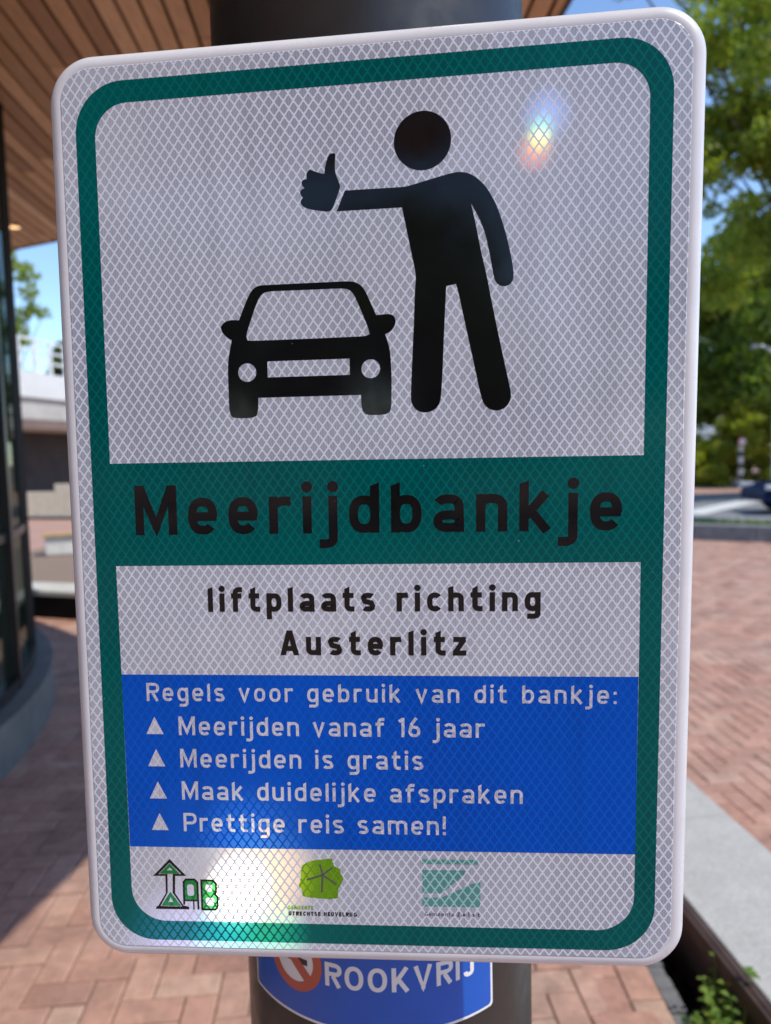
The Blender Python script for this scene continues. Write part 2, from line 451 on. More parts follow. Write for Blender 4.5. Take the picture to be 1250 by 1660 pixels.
def glyph(ch, t):
    """-> (advance width, strokes, polygons); cap height 1"""
    r = t / 2; X = .745; W = .60; D = -.30
    rx, rz, cz = (W - t) / 2, (X - t) / 2, X / 2
    cut = .07
    def stem(x, z0, z1, slant=True):   # vertical bar with cut top
        return [(x - r, z0), (x + r, z0), (x + r, z1), (x - r, z1 - (cut if slant else 0))]
    if ch == ' ': return .32, [], []
    if ch in 'il':
        if ch == 'l': return t, [], [stem(r, 0, 1)]
        return t * 1.1, [], [stem(t * .55, 0, X, False), [(t * .55 + .62 * t * cos(q * pi / 9), .93 + .62 * t * sin(q * pi / 9)) for q in range(18)]]
    if ch == 'j':
        xs = .10 + r
        p = [(xs, X), (xs, D * .3)] + sarc(xs - .18, D * .3, .18, -D * .7 - r, 0, -90, 8) + [(xs - .28, D + r)]
        return .10 + t, [p], [[(xs + .62 * t * cos(q * pi / 9), .93 + .62 * t * sin(q * pi / 9)) for q in range(18)]]
    if ch == '!': return t, [], [stem(r, .32, 1, False), [(0, 0), (t, 0), (t, t * 1.1), (0, t * 1.1)]]
    if ch == ':': return t, [], [[(0, z), (t, z), (t, z + t), (0, z + t)] for z in (.0, .5)]
    if ch in 'eo':
        if ch == 'o': return W, [sarc(W / 2, cz, rx, rz, 0, 360, 40)], []
        return W, [sarc(W / 2, cz, rx, rz, -3, 318, 36), [(r, cz - .01), (W - r * .2, cz - .01)]], []
    if ch == 'c': return W * .93, [sarc(W / 2, cz, rx, rz, 42, 318, 30)], []
    if ch in 'dbpgq':
        st = {'d': (W - r, 0, 1), 'b': (r, 0, 1), 'p': (r, D, X), 'g': None}[ch]
        o = sarc(W / 2, cz, rx, rz, 0, 360, 40)
        if ch == 'g':
            p = [(W - r, X), (W - r, D * .3)] + sarc(W / 2, D * .3, rx, -D * .7 - r, 0, -90, 8) + [(.1, D + r)]
            return W, [o, p], []
        return W, [o], [stem(*st, slant=ch != 'p')]
    if ch == 'a':
        bz = .215
        s1 = sarc(W / 2 - .01, X - .26, rx, .26 - r, 152, 0, 16) + [(W - r, 0)]
        return W, [s1, sarc(W / 2, bz, rx, bz - r, 0, 360, 30)], []
    if ch in 'nhm':
        top = 1 if ch == 'h' else X
        if ch == 'm':
            m = .42
            s1 = [(r, 0)] + [(r, .3)] + sarc(r + m / 2, X - .28, m / 2, .28 - r, 180, 0, 16) + [(r + m, 0)]
            s2 = [(r + m, .3)] + sarc(r + 1.5 * m, X - .28, m / 2, .28 - r, 180, 0, 16) + [(r + 2 * m, 0)]
            return 2 * m + t, [s1, s2], [stem(r, 0, X, False)]
        s1 = [(r, .3)] + sarc(W / 2, X - .28, rx, .28 - r, 180, 0, 16) + [(W - r, 0)]
        return W, [s1], [stem(r, 0, top, ch == 'h')]
    if ch == 'r': return .44, [[(r, .3)] + sarc(r + .25, X - .26, .25, .26 - r, 180, 78, 10) + [(.44, X - r)]], [stem(r, 0, X, False)]
    if ch == 'u': return W, [[(r, X), (r, .28)] + sarc(W / 2, .28, rx, .28 - r, 180, 360, 16) + [(W - r, .3)]], [stem(W - r, 0, X, False)]
    if ch in 'tf':
        if ch == 't': return .46, [[(.17, .8), (.17, .25)] + sarc(.17 + .2, .25, .2, .25 - r, 180, 268, 8) + [(.46, r)], [(0, X - r), (.43, X - r)]], [[(.17 - r, .78), (.17 + r, .78), (.17 + r, 1), (.17 - r, .9)]]
        return .45, [[(.17, 0), (.17, .76)] + sarc(.17 + .2, .76, .2, .24 - r, 180, 92, 8) + [(.45, 1 - r)], [(0, X - r), (.42, X - r)]], []
    if ch == 's':
        m = cz
        p = sarc(.28, X - .205, .28 - r, .205 - r, 30, 180, 14)
        q = sarc(.28, .205, .28 - r, .205 - r, 0, -150, 14)
        return .56, [p + [(.16, m + .03), (.40, m - .03)] + q], []
    if ch == 'k': return .60, [[(r, .26), (.50, X)], [(.22, .40), (.53, 0)]], [stem(r, 0, 1)]
    if ch == 'v': return .62, [[(r * .9, X), (.31, .06), (.62 - r * .9, X)]], [[(.31 - r * .8, 0), (.31 + r * .8, 0), (.31 + r * .7, .2), (.31 - r * .7, .2)]]
    if ch == 'z': return .52, [[(.02, X - r), (.5, X - r)], [(.44, X - r), (.08, r)], [(0, r), (.52, r)]], []
    if ch == 'M':
        w_ = .87
        return w_, [[(r + .02, .97), (w_ / 2, .16), (w_ - r - .02, .97)]], [stem(r, 0, 1, False), stem(w_ - r, 0, 1, False)]
    if ch == 'A': return .76, [[(.15, .27), (.61, .27)]], [[(0, 0), (t * 1.1, 0), (.38 + .45 * t, 1), (.38 - .55 * t, 1)], [(.76 - t * 1.1, 0), (.76, 0), (.38 + .55 * t, 1), (.38 - .45 * t, 1)]]
    if ch in 'RP':
        zc = .72 if ch == 'R' else .69
        b = [(r, 1 - r), (.36, 1 - r)] + sarc(.38, zc, .25, 1 - r - zc, 90, -90, 14) + [(r, 2 * zc - 1 + r)]
        return .66, [b] + ([[(.34, .45), (.60, 0)]] if ch == 'R' else []), [stem(r, 0, 1, False)]
    if ch == 'B':
        b = [(r, 1 - r), (.33, 1 - r)] + sarc(.34, .745, .22, .255 - r, 90, -90, 10) + [(r, .5)]
        c = [(.3, .5)] + sarc(.34, .25, .27, .25 , 90, -90, 10)[:-1] + [(.34, r), (r, r)]
        return .66, [b, c], [stem(r, 0, 1, False)]
    if ch in 'OQ': return .76, [sarc(.38, .5, .38 - r, .5 - r, 0, 360, 44, 2.2)], []
    if ch == 'C': return .68, [sarc(.37, .5, .37 - r, .5 - r, 45, 315, 30, 2.2)], []
    if ch == 'G': return .74, [sarc(.38, .5, .37 - r, .5 - r, 45, 330, 30, 2.2), [(.42, .44), (.74, .44)], [(.70, .46), (.70, .06)]], []
    if ch == 'K': return .70, [[(r, .30), (.60, 1)], [(.26, .52), (.62, 0)]], [stem(r, 0, 1, False)]
    if ch == 'V': return .74, [[(r * .85, 1), (.37, .08), (.74 - r * .85, 1)]], [[(.37 - r * .8, 0), (.37 + r * .8, 0), (.37 + r * .7, .2), (.37 - r * .7, .2)]]
    if ch == 'I': return t, [], [stem(r, 0, 1, False)]
    if ch == 'J': return .50, [[(.5 - r, 1), (.5 - r, .24)] + sarc(.25, .24, .25 - r, .24 - r, 0, -178, 14)], []
    if ch == 'T': return .6, [[(0, 1 - r), (.6, 1 - r)], [(.3, 1), (.3, 0)]], []
    if ch == 'E': return .54, [[(r, 1 - r), (.54, 1 - r)], [(r, .5), (.5, .5)], [(r, r), (.54, r)]], [stem(r, 0, 1, False)]
    if ch == 'L': return .52, [[(r, r), (.52, r)]], [stem(r, 0, 1, False)]
    if ch == 'H': return .66, [[(r, .5), (.66 - r, .5)]], [stem(r, 0, 1, False), stem(.66 - r, 0, 1, False)]
    if ch == 'N': return .68, [[(r, .95), (.68 - r, .05)]], [stem(r, 0, 1, False), stem(.68 - r, 0, 1, False)]
    if ch == 'U': return .66, [[(r, 1), (r, .28)] + sarc(.33, .28, .33 - r, .28 - r, 180, 360, 16) + [(.66 - r, 1)]], []
    if ch == 'S': return .62, [sarc(.31, .74, .31 - r, .26 - r, 30, 180, 12) + [(.18, .54), (.45, .46)] + sarc(.31, .26, .31 - r, .26 - r, 0, -150, 12)], []
    if ch == 'Z': return .60, [[(.02, 1 - r), (.58, 1 - r)], [(.52, 1 - r), (.08, r)], [(0, r), (.6, r)]], []
    if ch == '1': return .30, [[(.02, .80), (.30 - r, .96)]], [stem(.30 - r, 0, 1, False)]
    if ch == '6': return .60, [sarc(.30, .30, .30 - r, .30 - r, 0, 360, 30, 2.2), [(r * 1.05, .32), (.16, .66), (.40, 1.0)]], []
    raise KeyError(ch)

def clean(pts):
    out = [pts[0]]
    for p in pts[1:]:
        if math.hypot(p[0] - out[-1][0], p[1] - out[-1][1]) > 1e-5: out.append(p)
    return out

def offset(pts, r):
    pts = clean(pts)
    m = len(pts)
    closed = math.hypot(pts[0][0] - pts[-1][0], pts[0][1] - pts[-1][1]) < 1e-6
    A, B = [], []
    for i in range(m):
        if closed: a, b = pts[(i - 1) % (m - 1)], pts[(i + 1) % (m - 1)]
        else: a, b = pts[max(i - 1, 0)], pts[min(i + 1, m - 1)]
        p = pts[i]
        def unit(u):
            l = math.hypot(*u) or 1
            return (u[0] / l, u[1] / l)
        u = unit((p[0] - a[0], p[1] - a[1])) if (p != a) else unit((b[0] - p[0], b[1] - p[1]))
        v = unit((b[0] - p[0], b[1] - p[1])) if (p != b) else u
        nx, nz = -(u[1] + v[1]), u[0] + v[0]
        l = math.hypot(nx, nz) or 1
        nx, nz = nx / l, nz / l
        k = 1 / max(.45, nx * -u[1] + nz * u[0])
        A.append((p[0] + nx * r * k, p[1] + nz * r * k)); B.append((p[0] - nx * r * k, p[1] - nz * r * k))
    return A, B

def layout(text, height, x0, x1=None, t=.17, gap=.2):
    """-> list of quads / polygons in mm, fitted between x0 and x1 by letter spacing"""
    gl = [(c, *glyph(c, t)) for c in text]
    nat = sum(g[1] for g in gl)
    ng = len(gl) - 1
    if x1 is not None: gap = ((x1 - x0) / height - nat) / ng
    out = []
    x = 0
    for gi, (c, wd, strokes, polys) in enumerate(gl):
        q = 0
        for s_ in strokes:
            s_ = clean(s_)
            A, B = offset(s_, t / 2)
            for i in range(len(s_) - 1):
                out.append(([(A[i][0] + x, A[i][1]), (B[i][0] + x, B[i][1]), (B[i + 1][0] + x, B[i + 1][1]), (A[i + 1][0] + x, A[i + 1][1])], q))
            acc = [0]
            for i in range(1, len(s_)): acc.append(acc[-1] + math.hypot(s_[i][0] - s_[i - 1][0], s_[i][1] - s_[i - 1][1]))
            shut = math.hypot(s_[0][0] - s_[-1][0], s_[0][1] - s_[-1][1]) < 1e-6
            for i in range(len(s_) - (1 if shut else 0)):   # round joints
                if shut or (acc[i] > t / 2 and acc[-1] - acc[i] > t / 2):
                    out.append(([(s_[i][0] + x + t / 2 * cos(a_ * pi / 8), s_[i][1] + t / 2 * sin(a_ * pi / 8)) for a_ in range(16)], q + .4 + .02 * (i % 5)))
            q += 1
        for p in polys:
            out.append(([(a + x, b) for a, b in p], q)); q += 1
        x += wd + gap
    return [([(x0 + a * height, b * height) for a, b in p], q) for p, q in out]

def text(mb, s, x0, x1, base, height, t=.17, y=Y3):
    for p, q in layout(s, height, x0, x1, t):
        area = sum(p[i - 1][0] * p[i][1] - p[i][0] * p[i - 1][1] for i in range(len(p)))
        if area < 0: p = p[::-1]
        mb.add([sm(a, b + base, y - .008 * q) for a, b in p], [tuple(range(len(p)))])
    return mb

text(MB(), 'Meerijdbankje', -155.3, 157.2, -6.1, 32.4, .178).build('title_lettering', M_black, sign)
mb = MB()
text(mb, 'liftplaats richting', -108.2, 107.9, -57.7, 16.6, .205)
text(mb, 'Austerlitz', -60.5, 61.1, -86.9, 16.6, .205)
mb.build('destination_lettering', M_black, sign)
mb = MB()
text(mb, 'Regels voor gebruik van dit bankje:', -152.6, 156, -118.6, 12.4, .152)
for s_, x0, x1, b in (('Meerijden vanaf 16 jaar', -131.3, 72.8, -142.0), ('Meerijden is gratis', -131, 33, -164.4),
                      ('Maak duidelijke afspraken', -130.7, 97.5, -187.0), ('Prettige reis samen!', -130.3, 47.5, -209.3)):
    text(mb, s_, x0, x1, b, 13.0, .152)
    tx = x0 - 16.6
    poly2(mb, [[(tx - 6, b + .6), (tx + 6, b + .6), (tx, b + 12.6)]], Y3)
mb.build('rules_lettering', M_letter, sign)

# --- small emblems on the bottom strip
em = empty('arrow_emblem', (0, 0, 0)); em.parent = sign
AO = [(-141.2, -229.2), (-129.9, -241.2), (-137.7, -241.3), (-138.2, -253.8), (-132.6, -262.6), (-128.5, -263.6), (-128.5, -265.3), (-152.2, -265.5), (-151.9, -263.9), (-150.4, -263.0), (-144.7, -253.9), (-144.6, -241.4), (-153.4, -241.6)]
AI = [(-141.3, -231.9), (-133.2, -240.0), (-139.4, -240.0), (-139.9, -253.5), (-133.4, -263.4), (-148.9, -263.4), (-143.4, -253.5), (-143.1, -240.0), (-149.6, -240.3)]
mb = MB(); poly2(mb, [AO, AI], Y2)
def stroke(mb, pts, r, y):
    A, B = offset(pts, r)
    for i in range(len(pts) - 1):
        p = [A[i], B[i], B[i + 1], A[i + 1]]
        mb.add([sm(a, b, y) for a, b in p], [(0, 1, 2, 3)])
stroke(mb, [(-122.0, -265.3), (-122.2, -245.8), (-124.2, -243.7), (-130.2, -243.7), (-131.9, -245.6), (-132.0, -262.0)], .65, Y2)
stroke(mb, [(-131.9, -258.9), (-122.2, -258.9)], .5, Y2 - .01)
stroke(mb, [(-125.2, -265.3), (-125.2, -259)], .45, Y2 - .02)
stroke(mb, [(-119.4, -265.2), (-119.4, -244.2), (-111.4, -244.2), (-109.2, -246.4), (-109.2, -252.5), (-110.2, -254), (-108.4, -256), (-108.2, -262.4), (-109.8, -265.2), (-119.4, -265.2)], .65, Y2)
mb.build('outline', M_black, em)
mb = MB()
poly2(mb, [[(-141.3, -232.4), (-134.4, -239.9), (-148.8, -239.9)], [(-141.4, -235.4), (-143.4, -237.4), (-139.2, -237.4)]], Y1)
poly2(mb, [[(-141.6, -252.9), (-134.2, -263.1), (-148.2, -263.1)], [(-141.4, -256.8), (-143.2, -260.4), (-139.6, -260.4)]], Y1)
poly2(mb, [[(-131.4, -258.4), (-122.8, -258.4), (-122.8, -246), (-124.6, -244.3), (-129.9, -244.3), (-131.4, -245.9)], rrect(-129.6, -124.8, -255.6, -247.2, 1.8, 4)], Y1)
poly2(mb, [[(-118.8, -264.6), (-110, -264.6), (-108.9, -262), (-109, -256.4), (-111.0, -254), (-109.8, -252), (-109.8, -246.6), (-111.7, -244.8), (-118.8, -244.8)], rrect(-116.6, -111.8, -252.2, -247, 1.6, 4), rrect(-116.6, -110.8, -262.2, -256.6, 1.6, 4)], Y1)
mb.build('fill', M_kelly, em)
em = empty('leaf_emblem', (0, 0, 0)); em.parent = sign
LEAF = [(-48.9, -231.6), (-43.5, -229.1), (-36.4, -227.7), (-28.8, -227.0), (-27.1, -232.5), (-23.6, -234.3), (-21.4, -241.0), (-23.2, -246.5), (-24.4, -247.8), (-24.9, -255.4), (-31.0, -255.9), (-36.3, -255.7), (-43.4, -255.3), (-48.7, -253.8), (-49.8, -249.5), (-51.6, -247.1), (-50.2, -240.9), (-50.1, -236.0)]
LF = []
for i, a in enumerate(LEAF):
    b = LEAF[(i + 1) % len(LEAF)]
    for q in range(5):
        LF.append((a[0] + (b[0] - a[0]) * q / 5 + rnd.uniform(-.35, .35), a[1] + (b[1] - a[1]) * q / 5 + rnd.uniform(-.35, .35)))
mb = MB(); poly2(mb, [LF], Y1); mb.build('leaf', M_lime, em)
mb = MB()
for i, p in enumerate([(-37.1, -231.4), (-28.5, -233.4), (-25.9, -245.4), (-36.0, -251.1), (-45.9, -242.3)]):
    stroke(mb, [(-35.2, -238.8), p], .55, Y2 - .01 * i)
mb.build('veins', M_grey, em)
text(MB(), 'UTRECHTSE HEUVELRUG', -59.1, -12.5, -268.1, 2.9, .24).build('caption', M_black, em)
text(MB(), 'GEMEENTE', -59.6, -42, -263.6, 2.6, .2).build('small_caption', M_lime, em)
em = empty('teal_emblem', (0, 0, 0)); em.parent = sign
mb = MB()
poly2(mb, [[(31.6, -226.4), (68.6, -226.4), (68.6, -229.7), (31.6, -229.7)]], Y1)
poly2(mb, [[(31.8, -234.0), (60.4, -233.8), (60.2, -236.4), (44.8, -250.3), (31.8, -250.3)]], Y1)
poly2(mb, [[(31.8, -253.4), (44.6, -253.2), (64.1, -243.4), (70.2, -241.6), (70.2, -259.8), (31.8, -259.8)]], Y1)
mb.build('shape', M_teal, em)
mb = MB(); text(mb, 'Gemeente', 33.5, 53, -266.4, 2.7, .13); text(mb, 'Zeist', 55, 69.8, -266.4, 2.9, .22)
mb.build('caption', M_grey, em)
# clamps behind the plate
for z in (180, -180):
    mb = MB(); mb.box(-.15, .15, .0175, .034, z / 1000 - .016, z / 1000 + .016)
    mb.build('mounting_bracket', M_alu, sign)

# ------------------------------------------------------------------ the column
PX, PY, PR = -.006, .672, .1325
k = N('black_column_paint')
f = k.noise(14, 4)
k.base(k.ramp(f, [(.3, (.020, .019, .019)), (.75, (.034, .032, .030))]), k.ramp(k.noise(60, 3), [(.3, .28), (.7, .40)]), .5)
M_col = k.m
col = empty('support_column', (PX, PY, 0), 0, 'thick round black steel column holding up the wooden canopy behind the sign', 'column')
mb = MB(); mb.cyl(0, 0, 0, 4.18, PR, 96); mb.build('shaft', M_col, col)
mb = MB(); mb.cyl(0, 0, 0, .02, PR + .06, 64); mb.build('base_plate', M_col, col)
mb = MB()
for z in (SO.z + .18, SO.z - .18):
    mb.tube([(PR * cos(a) * 1.012, PR * sin(a) * 1.012, z) for a in [2 * pi * i / 64 for i in range(65)]], .006, 6, cap=False)
mb.build('strap', M_alu, col)

# ------------------------------------------------------------------ no-smoking wrap on the column
def cy(x, z, lift=.0):
    """mm round the column / mm up -> metres (angle 0 faces the camera)"""
    a = x / 1000 / PR
    R = PR + .0006 + lift / 1000
    return (sin(a) * R, -cos(a) * R, z / 1000)
WZ = 1.237   # height of the lettering's baseline
wrap = empty('no_smoking_band', (PX, PY, WZ), 0, 'blue no-smoking sticker reading ROOKVRIJ, wrapped round the column under the big sign', 'sticker')
def flatcyl(mb, poly, lift, step=4):
    """polygon on the cylinder, cut in narrow columns so that it follows the curve"""
    xs = [p[0] for p in poly]
    x0, x1 = min(xs), max(xs)
    n_ = max(1, int((x1 - x0) / step))
    for i in range(n_):
        a = x0 + (x1 - x0) * i / n_; b = x0 + (x1 - x0) * (i + 1) / n_
        P_ = poly
        for lim, sgn in ((a, 1), (b, -1)):
            o = []
            for q in range(len(P_)):
                u, v = P_[q - 1], P_[q]
                iu, iv = (u[0] - lim) * sgn >= -1e-9, (v[0] - lim) * sgn >= -1e-9
                if iu != iv:
                    tt = (lim - u[0]) / (v[0] - u[0]); o.append((lim, u[1] + (v[1] - u[1]) * tt))
                if iv: o.append(v)
            P_ = o
            if len(P_) < 3: break
        if len(P_) >= 3:
            ar = sum(P_[q - 1][0] * P_[q][1] - P_[q][0] * P_[q - 1][1] for q in range(len(P_)))
            if ar < 0: P_ = P_[::-1]
            mb.add([cy(u, v, lift) for u, v in P_], [tuple(range(len(P_)))])
M_wblue = plain('blue_vinyl', (.006, .10, .50), .22, .5, 0, .06, 30)
M_wwhite = plain('white_vinyl', (.78, .78, .78), .25, .5, 0, .03, 30)
M_wred = plain('red_vinyl', (.50, .10, .06), .25, .5, 0, .05, 30)
M_wblk = plain('black_vinyl', (.02, .02, .02), .25, .5, 0, .05, 30)
def panel(g):
    return rrect(-135 + g, 89.6 - g, -35 + g, 95 - g, 3, 4)
mb = MB(); flatcyl(mb, panel(0), .0); mb.build('white_edge', M_wwhite, wrap)
mb = MB(); flatcyl(mb, panel(2.2), .12); mb.build('blue_field', M_wblue, wrap)
mb = MB()
for p, q in layout('ROOKVRIJ', 19.5, -51, 70, .18):
    flatcyl(mb, p, .3 + .02 * q, 3)
mb.build('lettering', M_wwhite, wrap)
CX_, CZ_ = -80, 13
mb = MB(); flatcyl(mb, circ(CX_, CZ_, 20, 40), .25, 3); mb.build('white_disc', M_wwhite, wrap)
mb = MB()
ring_o, ring_i = circ(CX_, CZ_, 26.5, 40), circ(CX_, CZ_, 18.5, 40)
for i in range(40):
    j = (i + 1) % 40
    flatcyl(mb, [ring_o[i], ring_o[j], ring_i[j], ring_i[i]], .4, 3)
flatcyl(mb, [(CX_ - 16, CZ_ + 10), (CX_ - 10, CZ_ + 16), (CX_ + 16, CZ_ - 10), (CX_ + 10, CZ_ - 16)], .43, 3)
mb.build('prohibition_ring', M_wred, wrap)
mb = MB(); flatcyl(mb, [(CX_ - 13, CZ_ - 2.5), (CX_ + 13, CZ_ - 2.5), (CX_ + 13, CZ_ + 2.5), (CX_ - 13, CZ_ + 2.5)], .34, 3); mb.build('cigarette', M_wblk, wrap)

# ------------------------------------------------------------------ ground
k = N('ground_paving')
f = k.noise(2.2, 6, .6); f2 = k.noise(30, 3)
k.base(k.mix(f2, k.ramp(f, [(.3, (.36, .20, .145)), (.7, (.46, .27, .20))]), (.42, .26, .20)), .85, .3)
M_far = k.m
k = N('brick')
g = k.attr(); f = k.noise(22, 5, .65); f2 = k.noise(1.3, 4)
c = k.ramp(g, [(0, (.38, .20, .145)), (.25, (.44, .24, .175)), (.5, (.48, .28, .205)), (.7, (.42, .225, .165)), (.9, (.50, .31, .23)), (1, (.46, .30, .22))])
c = k.mix(1.0, c, k.ramp(f, [(.25, .72), (.7, 1.14)]), 'MULTIPLY')
c = k.mix(k.ramp(f2, [(.45, 0.0), (.75, .35)]), c, (.44, .33, .27))
f3 = k.noise(3.1, 6, .7)
c = k.mix(1.0, c, k.ramp(f3, [(.36, .74), (.58, 1.06)]), 'MULTIPLY')
k.base(c, .82, .35); k.bump(f, .5, .004)
M_brick = k.m
k = N('joint_sand')
k.base(k.ramp(k.noise(60, 4), [(.3, (.20, .14, .105)), (.7, (.30, .22, .165))]), .95, .2)
M_sand = k.m
mb = MB(); mb.add([(-400, -300, -.45), (400, -300, -.45), (400, 600, -.45), (-400, 600, -.45)], [(0, 1, 2, 3)])
tag(mb.build('ground', M_sand), kind='structure')
# far paving, left open under the near bricks and the planting bed
mb = MB()
XB0, XB1, YB0, YB1 = -6.6, 9.0, 1.2, 15.2
for (a, b, c_, d) in ((-60, XB0, -40, 60), (XB1, 60, -40, 60), (XB0, XB1, YB1, 60), (XB0, XB1, -40, YB0)):
    mb.add([(a, c_, -.004), (b, c_, -.004), (b, d, -.004), (a, d, -.004)], [(0, 1, 2, 3)])
tag(mb.build('plaza', M_far), kind='structure')
BEDX0, BEDX1, BEDY0, BEDY1 = .80, 1.0, 1.2, 4.6
mb = MB()
for (a, b, c_, d) in ((XB0, BEDX0, YB0, YB1), (BEDX1 + .2, XB1, YB0, YB1), (BEDX0, BEDX1 + .2, BEDY1, YB1)):
    mb.add([(a, c_, -.009), (b, c_, -.009), (b, d, -.009), (a, d, -.009)], [(0, 1, 2, 3)])
tag(mb.build('paving_bed', M_sand), kind='structure')
mb = MB()
ang = radians(4)
ca, sa = cos(ang), sin(ang)
def brick(x0, y0, x1, y1):
    j = .0022
    a, b, c_, d = x0 + j, x1 - j, y0 + j, y1 - j
    e = .005
    z = rnd.uniform(-.0025, .0015)
    top = [(a + e, c_ + e), (b - e, c_ + e), (b - e, d - e), (a + e, d - e)]
    mid = [(a, c_), (b, c_), (b, d), (a, d)]
    P_ = [(x, y, z - .004) for x, y in mid] + [(x, y, z) for x, y in top] + [(x, y, -.02) for x, y in mid]
    tx, ty = rnd.uniform(-.006, .006), rnd.uniform(-.006, .006)
    cx, cy_ = (a + b) / 2, (c_ + d) / 2
    P_ = [(x * ca - y * sa, x * sa + y * ca, zz + ((x - cx) * tx + (y - cy_) * ty if zz > -.015 else 0)) for x, y, zz in P_]
    mb.add(P_, [(4, 5, 6, 7)] + [(i, (i + 1) % 4, 4 + (i + 1) % 4, 4 + i) for i in range(4)] + [(8 + i, 8 + (i + 1) % 4, (i + 1) % 4, i) for i in range(4)], rnd.random())
U = .1
R_ = 170
for i in range(-R_, R_):
    for m in range(-60, 60):
        ox, oy = i + 2 * m, i - 2 * m
        for (x0, y0, x1, y1) in ((0, 0, 2, 1), (0, 1, 1, 3)):
            bx0, by0, bx1, by1 = (ox + x0) * U, (oy + y0) * U, (ox + x1) * U, (oy + y1) * U
            cx, cy_ = (bx0 + bx1) / 2, (by0 + by1) / 2
            wx, wy = cx * ca - cy_ * sa, cx * sa + cy_ * ca
            if not (XB0 + .1 < wx < XB1 - .1 and YB0 + .1 < wy < YB1 - .1): continue
            if wx < -3 and wy < 5: continue
            if BEDX0 - .12 < wx < 1.12 and wy < BEDY1 + .1: continue
            if abs(wx) > 1 + wy * .75: continue
            if wy > 9.5 and not (wx > 3.5): continue
            brick(bx0, by0, bx1, by1)
tag(mb.build('brick_paving', M_brick), kind='structure')
# straight soldier row by the bed and its grey edging strip
mb = MB()
sa0, ca0 = sa, ca
sa, ca = 0, 1
y = 1.2
while y < BEDY1:
    brick(BEDX0 - .215, y, BEDX0 - .105, y + .2)
    brick(BEDX0 - .105, y - .1, BEDX0 - .0, y + .1); y += .2
sa, ca = sa0, ca0
tag(mb.build('edge_course', M_brick), kind='structure')

M_conc = None
k = N('pale_concrete')
f = k.noise(7, 6, .62); f2 = k.noise(90, 3, .6)
c = k.ramp(f, [(.28, (.37, .355, .325)), (.72, (.47, .455, .42))])
c = k.mix(.25, c, k.ramp(f2, [(.35, (.22, .22, .21)), (.65, (.6, .6, .58))]))
k.base(c, .8, .35); k.bump(f2, .25, .003)
M_conc = k.m
M_corten = plain('rusty_brown_steel', (.075, .045, .035), .6, .4, .2, .25, 12)
k = N('soil')
f = k.noise(45, 6, .7)
k.base(k.ramp(f, [(.35, (.006, .005, .004)), (.7, (.022, .017, .013))]), .95, .2); k.bump(f, .9, .02)
M_soil = k.m
M_edge = plain('grey_edging', (.16, .16, .165), .85, .3, 0, .2, 30)

mb = MB()
nx, ny = 14, 120
vv, ff = [], []
for j in range(ny + 1):
    for i in range(nx + 1):
        vv.append((BEDX0 + .02 + (BEDX1 - BEDX0 + .16) * i / nx, BEDY0 + (BEDY1 - BEDY0) * j / ny, -.10 + rnd.uniform(-.016, .016)))
for j in range(ny):
    for i in range(nx):
        a = j * (nx + 1) + i
        ff.append((a, a + 1, a + nx + 2, a + nx + 1))
mb.add(vv, ff); tag(mb.build('soil_bed', M_soil), kind='structure')
ed = MB()
y = BEDY0
while y < BEDY1:
    l = .05
    ed.box(BEDX0 + .002, BEDX0 + .055 + rnd.uniform(-.006, .006), y, y + l - .003, -.2, -.006 + rnd.uniform(-.004, .003)); y += l
o = ed.build('edging_strip', M_edge); tag(o, 'thin rough grey edging strip between red bricks and dark planting bed', 'edging')

bench = empty('concrete_bench_block', (0, 0, 0), 0, 'long low pale concrete kerb block with brown steel side, right of the sign', 'kerb block')
# the block runs away from the camera, slightly to the left
bl = radians(4.6)
MBn = Matrix.Translation((1.04, 1.2, 0)) @ Matrix.Rotation(bl, 4, 'Z')
def bx(mb, *a): return mb.box(*a, M=MBn)
for (ya, yb) in ((0, 1.68), (1.684, 3.15)):
    mb = MB(); bx(mb, .022, .465, ya, yb, -.25, .15); mb.build('slab', M_conc, bench, .006)
mb = MB(); bx(mb, -.0, .02, 0, 3.15, -.25, .146); bx(mb, -.014, -.002, 0, 3.15, .088, .142); mb.build('steel_side', M_corten, bench)

# ------------------------------------------------------------------ leaves and plants
def leafmat(name, a, b, dry=None):
    k = N(name)
    g = k.n("ShaderNodeNewGeometry")
    rnd_ = g.outputs['Random Per Island']
    st = [(0, a), (.8, b)] + ([(1, dry)] if dry else [(1, b)])
    c = k.ramp(rnd_, st)
    k.base(c, .5, .35)
    tr = k.n("ShaderNodeBsdfTranslucent")
    k.l(k.mix(1.0, c, (1.3, 1.5, .55), 'MULTIPLY'), tr.inputs[0])
    ms = k.n("ShaderNodeMixShader"); ms.inputs[0].default_value = .52
    k.l(k.p.outputs[0], ms.inputs[1]); k.l(tr.outputs[0], ms.inputs[2]); k.l(ms.outputs[0], k.out.inputs[0])
    return k.m
M_leaf1 = leafmat('bright_leaf', (.16, .22, .035), (.35, .39, .065), (.42, .37, .07))
M_leaf2 = leafmat('deep_leaf', (.055, .10, .018), (.19, .25, .04), (.28, .28, .05))
M_hedge = leafmat('hedge_leaf', (.22, .26, .03), (.40, .41, .06), (.44, .38, .08))
M_plant = leafmat('bed_leaf', (.12, .22, .04), (.28, .40, .07), (.42, .44, .08))
k = N('bark'); f = k.noise(9, 5, .7)
k.base(k.ramp(f, [(.3, (.05, .04, .032)), (.7, (.13, .105, .085))]), .9, .2); k.bump(f, .6, .03)
M_bark = k.m

